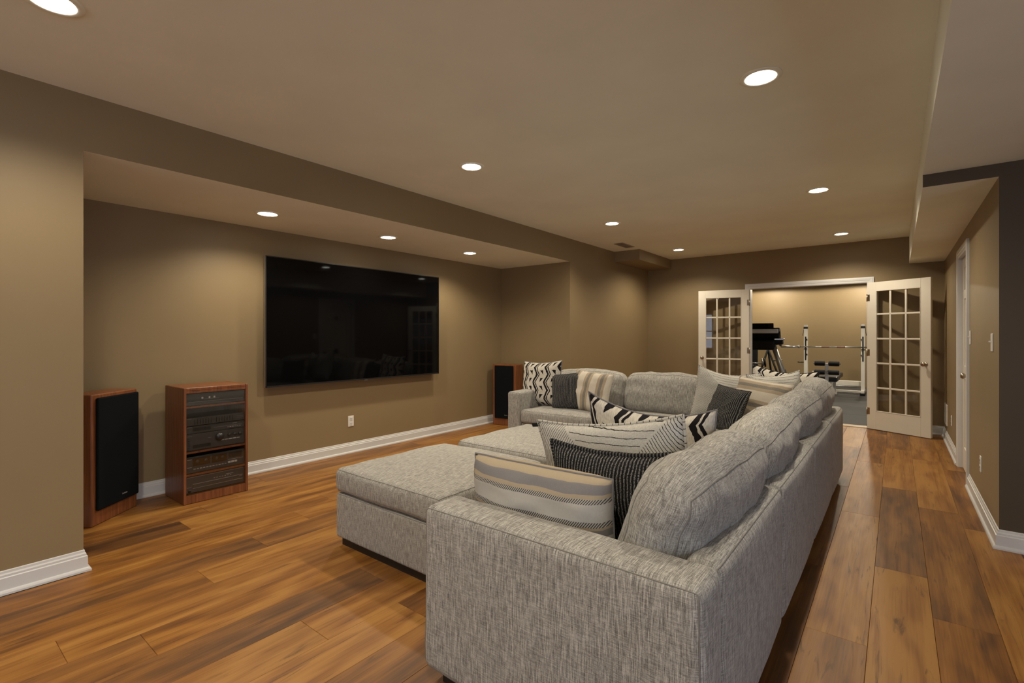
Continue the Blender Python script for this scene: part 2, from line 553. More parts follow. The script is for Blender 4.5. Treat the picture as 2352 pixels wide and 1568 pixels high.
wl = boxes('wall_left', [((-1.33, YB, 0), (0, Y1, H)), ((-1.33, Y1, 0), (-D, Y2, H)), ((-1.33, Y2, 0), (0, YE + .12, H))], 'wall')
struct('wall_left', wl, 'long taupe wall with a recessed alcove behind the television', 'wall')
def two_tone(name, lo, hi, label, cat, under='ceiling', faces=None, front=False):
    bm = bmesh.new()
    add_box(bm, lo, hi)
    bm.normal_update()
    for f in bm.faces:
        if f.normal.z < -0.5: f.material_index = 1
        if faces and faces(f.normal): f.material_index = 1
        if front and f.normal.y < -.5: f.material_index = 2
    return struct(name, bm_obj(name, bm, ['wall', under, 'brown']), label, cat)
two_tone('ceiling_bulkhead', (-D, Y1, HB), (0, Y2, H), 'taupe dropped bulkhead with three downlights over the television alcove', 'bulkhead')
we = boxes('wall_back', [((0, YE, 0), (DX0 - .02, YE + .12, H)), ((DX1 + .02, YE, 0), (XR + .12, YE + .12, H)), ((DX0 - .02, YE, DZ + .02), (DX1 + .02, YE + .12, H))], 'wall')
struct('wall_back', we, 'taupe end wall around the double french doors', 'wall')
wr = boxes('wall_right', [((XR, Y3 + .002, 0), (XR + .12, SD0 - .02, H)), ((XR, SD1 + .02, 0), (XR + .12, YE, H)), ((XR, SD0 - .02, SDZ + .02), (XR + .12, SD1 + .02, H)),
                          ], 'wall')
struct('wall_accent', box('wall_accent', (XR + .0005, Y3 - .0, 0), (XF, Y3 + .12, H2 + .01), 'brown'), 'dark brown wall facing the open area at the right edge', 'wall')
struct('wall_right', wr, 'taupe wall with light switches and a white door, turning a corner to the right', 'wall')
struct('ceiling', box('ceiling', (-1.33, YB, H), (XF, YE + .12, H + .1), 'ceiling'), 'flat painted ceiling with recessed downlights', 'ceiling')
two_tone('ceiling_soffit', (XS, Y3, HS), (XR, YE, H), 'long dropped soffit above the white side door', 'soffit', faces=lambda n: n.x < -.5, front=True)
struct('ceiling_lower', box('ceiling_lower', (XS, YB, H2), (XF, Y3, H), 'ceiling'), 'lower ceiling section over the open area on the right', 'ceiling')
two_tone('ceiling_duct', (0, 7.05, 2.44), (0.415, YE, H), 'small boxed duct in the far corner of the ceiling', 'duct cover', under='wall')
# behind the camera: window wall and far side
ww = boxes('wall_front', [((-1.33, YB - .12, 0), (0.5, YB, H)), ((3.1, YB - .12, 0), (XF, YB, H)), ((0.5, YB - .12, 0), (3.1, YB, .75)), ((0.5, YB - .12, 2.15), (3.1, YB, H))], 'wall')
struct('wall_front', ww, 'taupe wall with a daylit window behind the camera', 'wall')
struct('wall_side', boxes('wall_side', [((XF, YB, 0), (XF + .12, -2.4, H)), ((XF, 1.6, 0), (XF + .12, Y3 + .12, H)), ((XF, -2.4, 0), (XF + .12, 1.6, .12)), ((XF, -2.4, 2.12), (XF + .12, 1.6, H))], 'wall'), 'taupe wall with a wide glazed opening closing the open area on the right', 'wall')
wd = thing('window_2', 'wide white framed garden window in the open area on the right', 'window', (XF, -.4, 0), kind='structure')
boxes('window_frame', [((-.02, -2.0, .12), (.08, 2.0, .19)), ((-.02, -2.0, 2.05), (.08, 2.0, 2.12)), ((-.02, -2.0, .19), (.08, -1.93, 2.05)), ((-.02, 1.93, .19), (.08, 2.0, 2.05)), ((-.02, -.04, .19), (.08, .04, 2.05))], 'trim', wd)
for a, b in ((-1.93, -.04), (.04, 1.93)): box('pane', (.03, a, .19), (.036, b, 2.05), 'glass', wd)
wd = thing('window_1', 'white framed daylit window behind the camera', 'window', (1.8, YB, 0), kind='structure')
boxes('window_frame', [((-1.3, -.1, .75), (1.3, .02, .81)), ((-1.3, -.1, 2.09), (1.3, .02, 2.15)), ((-1.3, -.1, .81), (-1.24, .02, 2.09)), ((1.24, -.1, .81), (1.3, .02, 2.09)),
                       ((-.03, -.08, .81), (.03, 0, 2.09)), ((-1.24, -.08, 1.43), (-.03, 0, 1.47)), ((.03, -.08, 1.43), (1.24, 0, 1.47))], 'trim', wd)
for a, b in ((-1.24, -.03), (.03, 1.24)):
    for c, d_ in ((.81, 1.43), (1.47, 2.09)): box('pane', (a, -.05, c), (b, -.044, d_), 'glass', wd)

# gym beyond the doors
struct('wall_gym', boxes('wall_gym', [((-.6, GY, 0), (5.6, GY + .12, H)), ((-.72, YE + .12, 0), (-.6, GY + .12, H)), ((5.6, YE + .12, 0), (5.72, GY + .12, H))], 'wall'), 'tan walls of the exercise room beyond the french doors', 'wall')
struct('ceiling_gym', box('ceiling_gym', (-.72, YE + .12, H), (5.72, GY + .12, H + .1), 'ceiling'), 'ceiling of the exercise room', 'ceiling')

# floor planks --------------------------------------------------------------
PW, PL = 0.2238, 1.82
plank_cache = {}
def plank_mesh(L, W=PW):
    key = (round(L, 3), round(W, 3))
    if key in plank_cache: return plank_cache[key]
    bm = bmesh.new()
    g = 0.0005
    lo, hi = (-W / 2 + g, -L / 2 + g, -0.006), (W / 2 - g, L / 2 - g, 0.0)
    b = 0.0011
    bot = [bm.verts.new((x, y, lo[2])) for x, y in ((lo[0], lo[1]), (hi[0], lo[1]), (hi[0], hi[1]), (lo[0], hi[1]))]
    mid = [bm.verts.new((x, y, -b)) for x, y in ((lo[0], lo[1]), (hi[0], lo[1]), (hi[0], hi[1]), (lo[0], hi[1]))]
    top = [bm.verts.new((x, y, 0)) for x, y in ((lo[0] + b, lo[1] + b), (hi[0] - b, lo[1] + b), (hi[0] - b, hi[1] - b), (lo[0] + b, hi[1] - b))]
    for A, B in ((bot, mid), (mid, top)):
        for k in range(4): bm.faces.new((A[k], A[(k + 1) % 4], B[(k + 1) % 4], B[k]))
    bm.faces.new(top)
    me = bpy.data.meshes.new('plank')
    bm.to_mesh(me); bm.free()
    me.materials.append(MAT['floor'])
    plank_cache[key] = me
    return me
# row k has its left edge at 3.395 - PW*k ; measured end joints by row
JOINT = {0: 3.39, -1: 2.93, -2: 4.42, 1: 2.493, 2: 3.20, 13: 1.036, 12: 0.43, 14: 1.42, 15: 1.815, 9: 1.142, 10: 1.60, 17: 1.233, 18: 1.434}
TONE = {(0, 0): (.68, .75), (0, 1): (.38, .35), (0, 2): (.70, .8), (1, 0): (.45, .3), (1, 1): (.66, .55), (1, 2): (.60, .25), (-1, 0): (.46, .9), (-1, 1): (.47, .7),
        (-1, 2): (.70, .85), (-2, 0): (.62, .95), (-2, 1): (.45, .9), (13, 1): (.70, .85), (13, 0): (.42, .8), (12, 1): (.58, .8), (12, 0): (.66, .7), (2, 0): (.30, .7), (9, 0): (.66, .6), (9, 1): (.60, .8), (17, 1): (.60, .9), (17, 0): (.30, .7)}
for k in range(-4, 21):
    x0 = 3.395 - PW * k
    xc = x0 + PW / 2
    if xc > 0.0: ys, ye = -1.2, YE - 0.025
    else: ys, ye = Y1, Y2
    if x0 > XR - .05: ye = Y3
    j = JOINT.get(k, rnd.uniform(0, PL))
    W = PW
    if x0 < -D < x0 + PW: continue
    n0 = math.floor((ys - j) / PL)
    i = n0
    while j + i * PL < ye:
        a, b = max(ys, j + i * PL), min(ye, j + (i + 1) * PL)
        if b - a > 0.02:
            o = bpy.data.objects.new('plank', plank_mesh(b - a))
            COL.objects.link(o); o.parent = floor
            o.location = (xc, (a + b) / 2, 0)
            idx = i + 1
            tn = TONE.get((k, idx), (rnd.uniform(.34, .68), rnd.uniform(.45, 1.0)))
            o.color = (tn[0], tn[1], 0, 1)
        i += 1
xw = -D
o = box('plank', (-D, Y1, -.006), (3.395 - PW * 20, Y2, 0), 'floor', floor); o.color = (.5, .8, 0, 1)
o = box('rear_planking', (-0.0, YB, -.006), (XF, -1.205, 0), 'floor', floor); o.color = (.5, .8, 0, 1)
o = box('side_planking', (3.395 + PW * 5, -1.205, -.006), (XF, Y3, 0), 'floor', floor); o.color = (.5, .8, 0, 1)
# rubber mats of the gym
mat_me = None
for r_ in range(6):
    for c_ in range(4):
        y0, x0 = YE + .14 + r_ * 1.122, -.5 + c_ * 1.83 - (.9 if r_ % 2 else 0)
        bm = bmesh.new()
        x1 = min(x0 + 1.827, 5.6); x0 = max(x0, -.6)
        add_box(bm, (x0, y0, -.006), (x1, min(y0 + 1.117, GY), 0.004), bevel=.003)
        bm_obj('rubber_mat', bm, 'rubber', floor)
struct('trim_1', box('trim_1', (DX0, YE - .03, -.006), (DX1, YE + .14, 0.009), 'threshold', bevel=.004), 'pale threshold strip between plank floor and rubber matting', 'threshold')

# baseboards ------------------------------------------------------------------
BASE = [(0, 0), (.030, 0), (.030, .010), (.026, .018), (.017, .022), (.016, .080), (.011, .084), (.011, .094), (.006, .101), (.005, .112), (0, .115)]
struct('baseboard_left', sweep('baseboard_left', BASE, [(0, YB), (0, Y1), (-D, Y1), (-D, Y2), (0, Y2), (0, YE), (DX0 - .075, YE)], 'trim'), 'white moulded baseboard along the taupe wall and the television alcove', 'baseboard')
struct('baseboard_back', sweep('baseboard_back', BASE, [(DX1 + .085, YE), (XR, YE), (XR, SD1 + .08)], 'trim'), 'white moulded baseboard in the corner behind the open door', 'baseboard')
struct('baseboard_right', sweep('baseboard_right', BASE, [(XR, SD0 - .08), (XR, Y3), (XF, Y3)], 'trim'), 'white moulded baseboard turning the outside corner of the wall', 'baseboard')

# casings ---------------------------------------------------------------------
def casing(name, w0, w1, z1, place, label):
    t = thing(name, label, 'door casing', kind='structure')
    W = .078
    prof = [(0, 0), (0, .012), (.012, .016), (.030, .016), (.036, .020), (.060, .022), (.070, .018), (W, .018), (W, 0)]   # (outward, proud)
    bm = bmesh.new()
    rings = []
    for (x, z, dx, dz) in ((w0, 0, -1, 0), (w0, z1, -1, 1), (w1, z1, 1, 1), (w1, 0, 1, 0)):
        rings.append([bm.verts.new(place(x + dx * o_, -p_, z + dz * o_)) for o_, p_ in prof])
    for A, B in zip(rings, rings[1:]):
        for k in range(len(prof) - 1): bm.faces.new((A[k], B[k], B[k + 1], A[k + 1]))
    bm.faces.new(rings[0]); bm.faces.new(rings[-1])
    bmesh.ops.recalc_face_normals(bm, faces=bm.faces)
    bm_obj('casing', bm, 'trim', t)
    bm = bmesh.new()
    for a, b, c, d_ in ((w0 - .02, w0, 0, z1 + .02), (w1, w1 + .02, 0, z1 + .02), (w0, w1, z1, z1 + .02)):
        vs = add_box(bm, (a, 0, c), (b, .12, d_))
        for v in vs: v.co = Vector(place(*v.co))
    bmesh.ops.recalc_face_normals(bm, faces=bm.faces)
    bm_obj('jamb', bm, 'trim', t)
    return t
casing('trim_2', DX0, DX1, DZ, lambda x, p, z: (x, YE + p, z), 'white moulded casing around the french door opening')
casing('trim_3', SD0, SD1, SDZ, lambda x, p, z: (XR + p, x, z), 'white moulded casing around the side door')

# french door leaves ------------------------------------------------------------
def knob(parent, x, y, z, side, axis='Y'):
    m = Matrix.Rotation(0 if side > 0 else math.pi, 3, 'Z')
    prof = [(.026, 0), (.026, .004), (.020, .008), (.010, .010), (.009, .028), (.014, .034), (.024, .042), (.027, .052), (.025, .060), (.016, .066), (0, .067)]
    return lathe('knob', prof, 'nickel', parent, axis, 20, (x, y, z), m)
def french_leaf(name, label, hinge, ang, side):
    """local x runs from the hinge to the free edge, y is thickness"""
    t = thing(name, label, 'door', (hinge[0], hinge[1], 0), ang, kind='structure')
    W, T, B0, B1 = .745, .035, .008, 2.008
    st, tr, br, mu = .108, .115, .245, .024
    bm = bmesh.new()
    add_box(bm, (0, -T / 2, B0), (st, T / 2, B1), bevel=.002)
    add_box(bm, (W - st, -T / 2, B0), (W, T / 2, B1), bevel=.002)
    add_box(bm, (st, -T / 2, B1 - tr), (W - st, T / 2, B1), bevel=.002)
    add_box(bm, (st, -T / 2, B0), (W - st, T / 2, B0 + br), bevel=.002)
    bm_obj('door_frame', bm, 'door', t)
    gx0, gx1, gz0, gz1 = st, W - st, B0 + br, B1 - tr
    cw, ch = (gx1 - gx0 - 2 * mu) / 3, (gz1 - gz0 - 4 * mu) / 5
    for i in (1, 2):
        x = gx0 + i * cw + (i - 1) * mu
        box('muntin', (x, -T / 2 + .006, gz0), (x + mu, T / 2 - .006, gz1), 'door', t, bevel=.005, seg=2)
    for j in (1, 2, 3, 4):
        z = gz0 + j * ch + (j - 1) * mu
        box('muntin', (gx0, -T / 2 + .006, z), (gx1, T / 2 - .006, z + mu), 'door', t, bevel=.005, seg=2)
    bd = bmesh.new()
    for s in (-1, 1):
        y = s * (T / 2 - .004)
        for (a, b, c, d_) in ((gx0, gx1, gz0, gz0 + .010), (gx0, gx1, gz1 - .010, gz1), (gx0, gx0 + .010, gz0, gz1), (gx1 - .010, gx1, gz0, gz1)):
            add_box(bd, (a, y - .007, c), (b, y + .007, d_), bevel=.003)
    bm_obj('glazing_bead', bd, 'door', t)
    for i in range(3):
        for j in range(5):
            x, z = gx0 + i * (cw + mu), gz0 + j * (ch + mu)
            bm = bmesh.new()
            add_box(bm, (x + .001, -.002, z + .001), (x + cw - .001, .002, z + ch - .001))
            wv = rnd.uniform(-.0012, .0012)
            bm_obj('pane', bm, 'glass', t)
    for s in (-1, 1): knob(t, W - .058, s * T / 2, .925, s)
    for z in (.25, 1.05, 1.80):
        bm = bmesh.new()
        add_lathe(bm, [(.008, -.05), (.008, .05)], 'Z', 10, (-.004, side * T / 2, z))
        add_box(bm, (0, side * T / 2 - .001, z - .045), (.03, side * T / 2 + .002, z + .045))
        bm_obj('hinge', bm, 'nickel', t)
    return t
# left leaf folds back against the wall on the left, right leaf on the right
french_leaf('door_1', 'white french door leaf folded back beside the treadmill view, partly hidden by the sofa', (DX0 - .012, YE - .045), math.pi + R(12.5), 1)
french_leaf('door_2', 'white french door leaf standing open at an angle beside the soffit corner', (DX1 + .016, YE - .045), -R(29.5), -1)

# side door --------------------------------------------------------------------
t = thing('door_3', 'white panel door in the right wall under the soffit', 'door', (XR + .02, SD1, 0), kind='structure')
w_ = SD1 - SD0
bm = bmesh.new()
add_box(bm, (0.012, -w_ + .003, .008), (.04, -.003, SDZ - .003))
st = .11
for (a, b, c, d_) in ((0, st, 0, SDZ), (w_ - st, w_, 0, SDZ), (st, w_ - st, 0, .22), (st, w_ - st, .86, 1.0), (st, w_ - st, 1.62, 1.72), (st, w_ - st, SDZ - .11, SDZ), (w_ / 2 - .05, w_ / 2 + .05, .22, SDZ - .11)):
    add_box(bm, (0, -b + .003, c + .008), (.02, -a - .003, d_ - .003), bevel=.004)
bm_obj('door_leaf', bm, 'door', t)
lathe('knob', [(.026, 0), (.026, .004), (.010, .010), (.009, .028), (.024, .042), (.027, .052), (.016, .066), (0, .067)], 'nickel', t, 'X', 20, (0, -w_ + .07, .93), Matrix.Rotation(math.pi, 3, 'Z'))

# ---------------------------------------------------------------- downlights
def spot(name, parent, w, ang=128.0, blend=.35, z=-.012):
    l = bpy.data.lights.new(name, 'SPOT')
    l.energy = w; l.color = CAN_COL; l.spot_size = R(ang); l.spot_blend = blend
    l.shadow_soft_size = .045
    o = bpy.data.objects.new(name, l)
    COL.objects.link(o); o.parent = parent
    o.location = (0, 0, z)
    return o
TRIM = [(.068, .030), (.070, .004), (.074, -.004), (.096, -.006), (.100, -.002), (.100, 0.0)]
trim_me = lens_me = None
def can(x, y, z, label, w, lit=True, ang=148.0, blend=.62):
    t = thing('recessed_light', label, 'ceiling light', (x, y, z), group='recessed ceiling downlights')
    global trim_me, lens_me
    if trim_me is None:
        bm = bmesh.new(); add_lathe(bm, [(.070, -.001), (.071, -.004), (.076, -.007), (.094, -.007), (.099, -.003), (.099, .0)], 'Z', 36)
        a = bm_obj('trim_ring', bm, 'ceiling', t); trim_me = a.data
        bm = bmesh.new(); add_lathe(bm, [(0, -.0055), (.03, -.005), (.055, -.004), (.069, -.002)], 'Z', 32)
        bmesh.ops.recalc_face_normals(bm, faces=bm.faces)
        a = bm_obj('bulb_face', bm, 'bulb', t); lens_me = a.data
    else:
        link('trim_ring', trim_me, [], t); link('bulb_face', lens_me, [], t)
    if lit: spot('downlight_glow', t, w, ang, blend)
    return t
can(.875, .395, H, 'recessed downlight at the top corner of the photo, nearest the alcove edge', CAN_W)
can(2.945, 2.741, H, 'large recessed downlight above the near end of the sofa', CAN_W)
can(.885, 2.801, H, 'recessed downlight in the second position along the television side', CAN_W)
can(2.935, 5.194, H, 'recessed downlight above the corner of the sofa, right row', CAN_W)
can(.865, 5.242, H, 'recessed downlight before the ceiling vent', CAN_W)
can(.862, 7.48, H, 'recessed downlight beside the boxed duct at the far corner', CAN_W)
can(2.930, 7.61, H, 'recessed downlight in front of the french doors', CAN_W)
can(2.945, .35, H, 'recessed downlight above the camera', CAN_W)
can(.875, -2.0, H, 'recessed downlight over the window side, television row', CAN_W)
can(2.945, -2.0, H, 'recessed downlight over the window side, sofa row', CAN_W)
can(-.600, 1.93, HB, 'alcove downlight above the stereo cabinet side of the television', NICHE_W)
can(-.610, 3.158, HB, 'alcove downlight over the middle of the television', NICHE_W)
can(-.610, 4.38, HB, 'alcove downlight above the far end of the television', NICHE_W)
can(1.0, 11.3, H, 'exercise room downlight above the treadmill', GYM_W * 1.1)
can(3.2, 11.3, H, 'exercise room downlight near the open door', GYM_W * 1.1)
can(.80, 13.9, H, 'exercise room downlight by the tan wall, treadmill side', GYM_W, ang=176, blend=.12)
can(2.9, 13.9, H, 'exercise room downlight by the tan wall, rack side', GYM_W, ang=176, blend=.12)

# vent in the ceiling
t = thing('ceiling_vent', 'tan slatted air vent in the ceiling before the boxed duct', 'vent', (.37, 6.62, H))
boxes('vent_frame', [((-.07, -.20, -.006), (-.05, .20, 0)), ((.05, -.20, -.006), (.07, .20, 0)), ((-.05, -.20, -.006), (.05, -.18, 0)), ((-.05, .18, -.006), (.05, .20, 0)), ((-.05, -.008, -.006), (.05, .008, 0))], 'vent', t)
for i in range(12):
    y = -.168 + i * .0305
    box('slat', (-.05, y - .004, -.005), (.05, y + .004, -.0005), 'vent', t)
box('vent_back', (-.05, -.18, -.0008), (.05, .18, 0), 'dark', t)

# ---------------------------------------------------------------- wall plates
def outlet(loc, rz, label):
    """faces local -y"""
    t = thing('wall_outlet', label, 'outlet', loc, rz)
    box('cover_plate', (-.036, -.006, -.058), (.036, 0, .058), 'plate', t, bevel=.003)
    for z in (-.026, .026):
        rc = box('receptacle', (-.017, -.0085, z - .019), (.017, -.005, z + .019), 'plate', t, bevel=.002)
        lines('slot', [((-.009, -.0092, z - .006), (-.006, -.0083, z + .008)), ((.006, -.0092, z - .006), (.009, -.0083, z + .006)), ((-.003, -.0092, z - .015), (.003, -.0083, z - .010))], 'slot', rc)
    lathe('screw', [(.004, 0), (.003, .0015), (0, .0016)], 'silver', t, 'Y', 10, (0, -.006, 0), Matrix.Rotation(math.pi, 3, 'Z'))
    return t
def switch(loc, rz, label, n=1):
    t = thing('light_switch', label, 'switch', loc, rz)
    box('cover_plate', (-.036 * n, -.006, -.058), (.036 * n, 0, .058), 'plate', t, bevel=.003)
    for i in range(n):
        x = (i - (n - 1) / 2) * .046
        bm = bmesh.new()
        add_box(bm, (x - .005, -.020, -.004), (x + .005, 0, .006), bevel=.0015, mtx=Matrix.Rotation(R(-18), 4, 'X'))
        bm_obj('toggle', bm, 'plate', t)
    return t
outlet((-D, 3.12, .346), math.pi / 2, 'white duplex outlet on the wall below the television')
outlet((XR, 4.914, .347), -math.pi / 2, 'white duplex outlet low on the right wall, between the door casing and the corner')
outlet((XR, 7.30, .336), -math.pi / 2, 'white outlet low on the wall beyond the side door')
switch((XR, 5.56, 1.266), -math.pi / 2, 'white toggle switch right beside the side door casing')
switch((XR, 4.382, 1.238), -math.pi / 2, 'white toggle switch near the outside corner of the right wall')
t = thing('return_vent', 'white return air grille low on the wall by the far corner', 'vent', (XR, 8.03, .315), -math.pi / 2)
boxes('vent_frame', [((-.16, -.010, -.125), (.16, 0, -.105)), ((-.16, -.010, .105), (.16, 0, .125)), ((-.16, -.010, -.105), (-.14, 0, .105)), ((.14, -.010, -.105), (.16, 0, .105))], 'plate', t)
for i in range(12):
    z = -.096 + i * .0175
    bm = bmesh.new(); add_box(bm, (-.14, -.0085, z - .006), (.14, -.002, z + .006)); bm_obj('slat', bm, 'plate', t)

# ---------------------------------------------------------------- television
t = thing('television', 'very large black flat television mounted on the alcove wall', 'television', (-1.112, 3.246, .797))
W2, TH = 1.093, 1.231
boxes('bezel', [((-.004, -W2, 0), (.0015, -W2 + .008, TH)), ((-.004, W2 - .008, 0), (.0015, W2, TH)), ((-.004, -W2, TH - .008), (.0015, W2, TH)), ((-.004, -W2, 0), (.0015, W2, .014))], 'blackplastic', t)
box('screen', (-.008, -W2 + .007, .012), (0, W2 - .007, TH - .007), 'screen', t)
box('housing', (-.075, -W2 + .02, .02), (-.008, W2 - .02, TH - .02), 'blackplastic', t, bevel=.008)
box('side_trim', (-.026, -W2 - .002, 0), (-.004, W2 + .002, TH + .001), 'steel', t, bevel=.002)
box('sensor', (-.004, -.02, -.006), (.001, .02, .003), 'silver', t)
box('wall_mount', (-.099, -.35, .35), (-.075, .35, .85), 'blackplastic', t)

# ---------------------------------------------------------------- speakers
def text(name, s, size, mat, parent, loc, rot, ext=.0004):
    c = bpy.data.curves.new(name, 'FONT')
    c.body = s; c.size = size; c.extrude = ext; c.align_x = 'CENTER'
    c.materials.append(MAT[mat])
    tmp = bpy.data.objects.new(name, c)
    COL.objects.link(tmp)
    dg = bpy.context.evaluated_depsgraph_get()
    me = bpy.data.meshes.new_from_object(tmp.evaluated_get(dg))
    bpy.data.objects.remove(tmp)
    o = bpy.data.objects.new(name, me)
    COL.objects.link(o); o.parent = parent; o.location = loc; o.rotation_euler = rot
    return o
def speaker(loc, rz, w, d, h, label, grille):
    """front faces local -y, origin under the middle of the front"""
    t = thing('floor_speaker', label, 'speaker', loc, rz, group='tall floor speakers either side of the television')
    box('cabinet', (-w / 2, 0, 0), (w / 2, d, h), 'veneer', t, bevel=.006)
    gx0, gx1, gz0, gz1 = grille
    box('grille', (gx0, -.022, gz0), (gx1, -.001, gz1), 'grille', t, bevel=.009, seg=2)
    text('lettering', 'Technics', .0145, 'dullmark', t, (gx0 + (gx1 - gx0) * .62, -.0225, gz0 + .045), (math.pi / 2, 0, 0))
    return t
a0 = math.atan2(.73, -.68)      # direction of the front edge seen from the couch
speaker((-.870, .990, 0), math.atan2(.30, -.307) - math.pi, .43, .20, .885, 'wood speaker with black grille, partly hidden by the near wall corner', (-.185, .205, .10, .862))
bpy.data.objects['floor_speaker'].rotation_euler = (0, 0, 0)
sp = bpy.data.objects['floor_speaker']
sp.rotation_euler = (0, 0, R(131.5))
speaker((-.915, 5.425, 0), R(11.0), .375, .22, .868, 'wood speaker with black grille in the far alcove corner behind the sofa arm', (-.150, .150, .10, .852))

# ---------------------------------------------------------------- stereo cabinet and its components
CX0, CX1, CY0, CY1, CH = -1.130, -.728, 1.365, 1.832, .885
t = thing('stereo_cabinet', 'wooden stereo cabinet with smoked glass front full of audio components', 'cabinet', ((CX0 + CX1) / 2, (CY0 + CY1) / 2, 0))
ox, oy = (CX0 + CX1) / 2, (CY0 + CY1) / 2
hw, hd = (CY1 - CY0) / 2, (CX1 - CX0) / 2
box('side_panel', (-hd, -hw, 0), (hd, -hw + .020, CH), 'veneer', t, bevel=.006, seg=2)
box('side_panel', (-hd, hw - .020, 0), (hd, hw, CH), 'veneer', t, bevel=.006, seg=2)
tp = box('top_panel', (-hd, -hw + .020, CH - .022), (hd - .006, hw - .020, CH - .002), 'veneer', t, bevel=.002)
hr = box('header_rail', (hd - .03, -hw + .020, CH - .042), (hd - .006, hw - .020, CH - .022), 'veneer', t)
text('lettering', 'Technics', .016, 'blackplastic', t, (hd - .0055, -hw + .085, CH - .031), (math.pi / 2, 0, math.pi / 2))
box('plinth_rail', (hd - .03, -hw + .020, .004), (hd - .006, hw - .020, .066), 'veneer', t)
box('back_panel', (-hd, -hw + .020, .02), (-hd + .006, hw - .020, CH - .022), 'dark', t)
box('bottom_panel', (-hd, -hw + .020, .050), (hd - .03, hw - .020, .066), 'veneer', t)
for z in (.735, .388, .217): box('shelf', (-hd + .006, -hw + .020, z - .008), (hd - .014, hw - .020, z + .006), 'veneer', t)
box('glass_door', (hd - .012, -hw + .021, .067), (hd - .008, hw - .021, CH - .043), 'smoked', t)

def component(name, z0, z1, label, cat, depth=.30):
    """front faces +x; local y runs along the width, z up from its base"""
    t = thing(name, label, cat, (CX1 - .022, oy, z0))
    h = z1 - z0
    box('case', (-depth, -.208, .004), (-.008, .208, h - .003), 'blackplastic', t, bevel=.002)
    box('faceplate', (-.008, -.211, .004), (0, .211, h), 'faceplate', t, bevel=.0015)
    for y in (-.17, .17): lathe('foot', [(.012, 0), (.012, .005)], 'blackplastic', t, 'Z', 10, (-.05, y, 0))
    return t, h
def knobx(t, y, z, r, L=.014, mat='blackplastic', name='control_knob'):
    return lathe(name, [(r, 0), (r * .96, L), (0, L)], mat, t, 'X', 18, (0, y, z))
t, h = component('turntable', .741, .838, 'black turntable on the top shelf of the stereo cabinet', 'turntable')
box('dust_cover', (-.29, -.20, h - .04), (-.004, .20, h - .002), 'smoked', t)
for y in (-.10, -.05, -.015): box('button', (0, y - .006, .052), (.004, y + .006, .066), 'markwhite', t)
lines('trim_line', [((0, -.2, .030), (.0012, .2, .032)), ((0, -.09, .048), (.0012, .02, .0495))], 'dullmark', t)
lathe('platter', [(.15, 0), (.15, .012), (0, .014)], 'faceplate', t, 'Z', 28, (-.16, 0, h - .04))
t, h = component('graphic_equalizer', .586, .650, 'black graphic equalizer with two rows of sliders, on top of the component stack', 'equalizer')
for c0 in (-.155, .000):
    for i in range(7):
        s_ = box('slider_slot', (0, c0 + i * .0195, .012), (.0008, c0 + i * .0195 + .005, .054), 'slot', t)
        zz = .026 + .012 * math.sin(i * 1.7 + c0 * 9)
        box('slider_cap', (.0008, c0 + i * .0195 - .001, zz), (.006, c0 + i * .0195 + .006, zz + .006), 'blackplastic', s_)
lines('trim_line', [((0, -.205, .058), (.0008, -.175, .0595)), ((0, .15, .040), (.0008, .205, .0412)), ((0, .15, .028), (.0008, .205, .0288))], 'dullmark', t)
t, h = component('tuner', .527, .585, 'black slim tuner between the equalizer and the amplifier', 'tuner')
box('display_window', (0, -.165, .020), (.001, -.04, .044), 'slot', t)
lines('trim_line', [((0, -.205, .050), (.001, -.17, .052)), ((0, -.02, .030), (.001, .19, .0312)), ((0, .12, .044), (.001, .155, .047))], 'dullmark', t)
for i in range(6): box('button', (0, .08 + i * .018, .018), (.003, .092 + i * .018, .022), 'markwhite' if i in (1, 2) else 'dullmark', t)
t, h = component('amplifier', .397, .526, 'black amplifier with one big volume knob, at the bottom of the component stack', 'amplifier')
knobx(t, .02, .082, .030, .018)
for y in (.095, .135, .175): knobx(t, y, .086, .013, .013)
box('display_window', (0, -.165, .020), (.001, -.04, .044), 'slot', t)
for i in range(5): box('button', (0, .03 + i * .030, .050), (.004, .055 + i * .030, .057), 'markwhite' if i in (2, 3) else 'dullmark', t)
lines('trim_line', [((0, -.205, .112), (.001, -.17, .1135)), ((0, -.06, .085), (.001, -.035, .0865))], 'dullmark', t)
for i in range(7): box('push_button', (0, -.203, .012 + i * .013), (.003, -.185, .018 + i * .013), 'blackplastic', t)
t, h = component('cassette_deck', .226, .352, 'black double cassette deck on the middle lower shelf', 'cassette deck')
for y0, y1 in ((-.165, -.045), (-.03, .075)):
    w_ = box('cassette_door', (0, y0, .056), (.004, y1, .112), 'amber', t, bevel=.001)
    for y in (y0 + .03, y1 - .03): lathe('reel', [(.012, 0), (.010, .002), (0, .002)], 'faceplate', w_, 'X', 14, (.004, y, .088))
box('display_window', (0, .09, .070), (.001, .19, .112), 'slot', t)
for i in range(11): box('button', (0, -.16 + i * .022, .028), (.004, -.146 + i * .022, .034), 'dullmark', t)
for i in range(3): box('record_button', (0, .085 + i * .024, .030), (.005, .105 + i * .024, .044), 'markwhite', t)
lines('trim_line', [((0, -.205, .105), (.001, -.172, .107)), ((0, -.205, .046), (.001, -.172, .0485)), ((0, .085, .056), (.001, .20, .0575))], 'markwhite', t)
t, h = component('disc_player', .074, .203, 'black disc player on the bottom shelf of the stereo cabinet', 'disc player')
box('disc_drawer', (0, -.165, .040), (.006, .12, .066), 'faceplate', t, bevel=.0015)
lines('trim_line', [((0, -.165, .068), (.007, .195, .0695)), ((0, -.165, .036), (.007, .195, .0375)), ((0, -.205, .122), (.001, .205, .1235)), ((0, .07, .094), (.001, .125, .098)), ((0, .165, .058), (.001, .195, .060)), ((0, -.205, .046), (.001, -.175, .048))], 'dullmark', t)
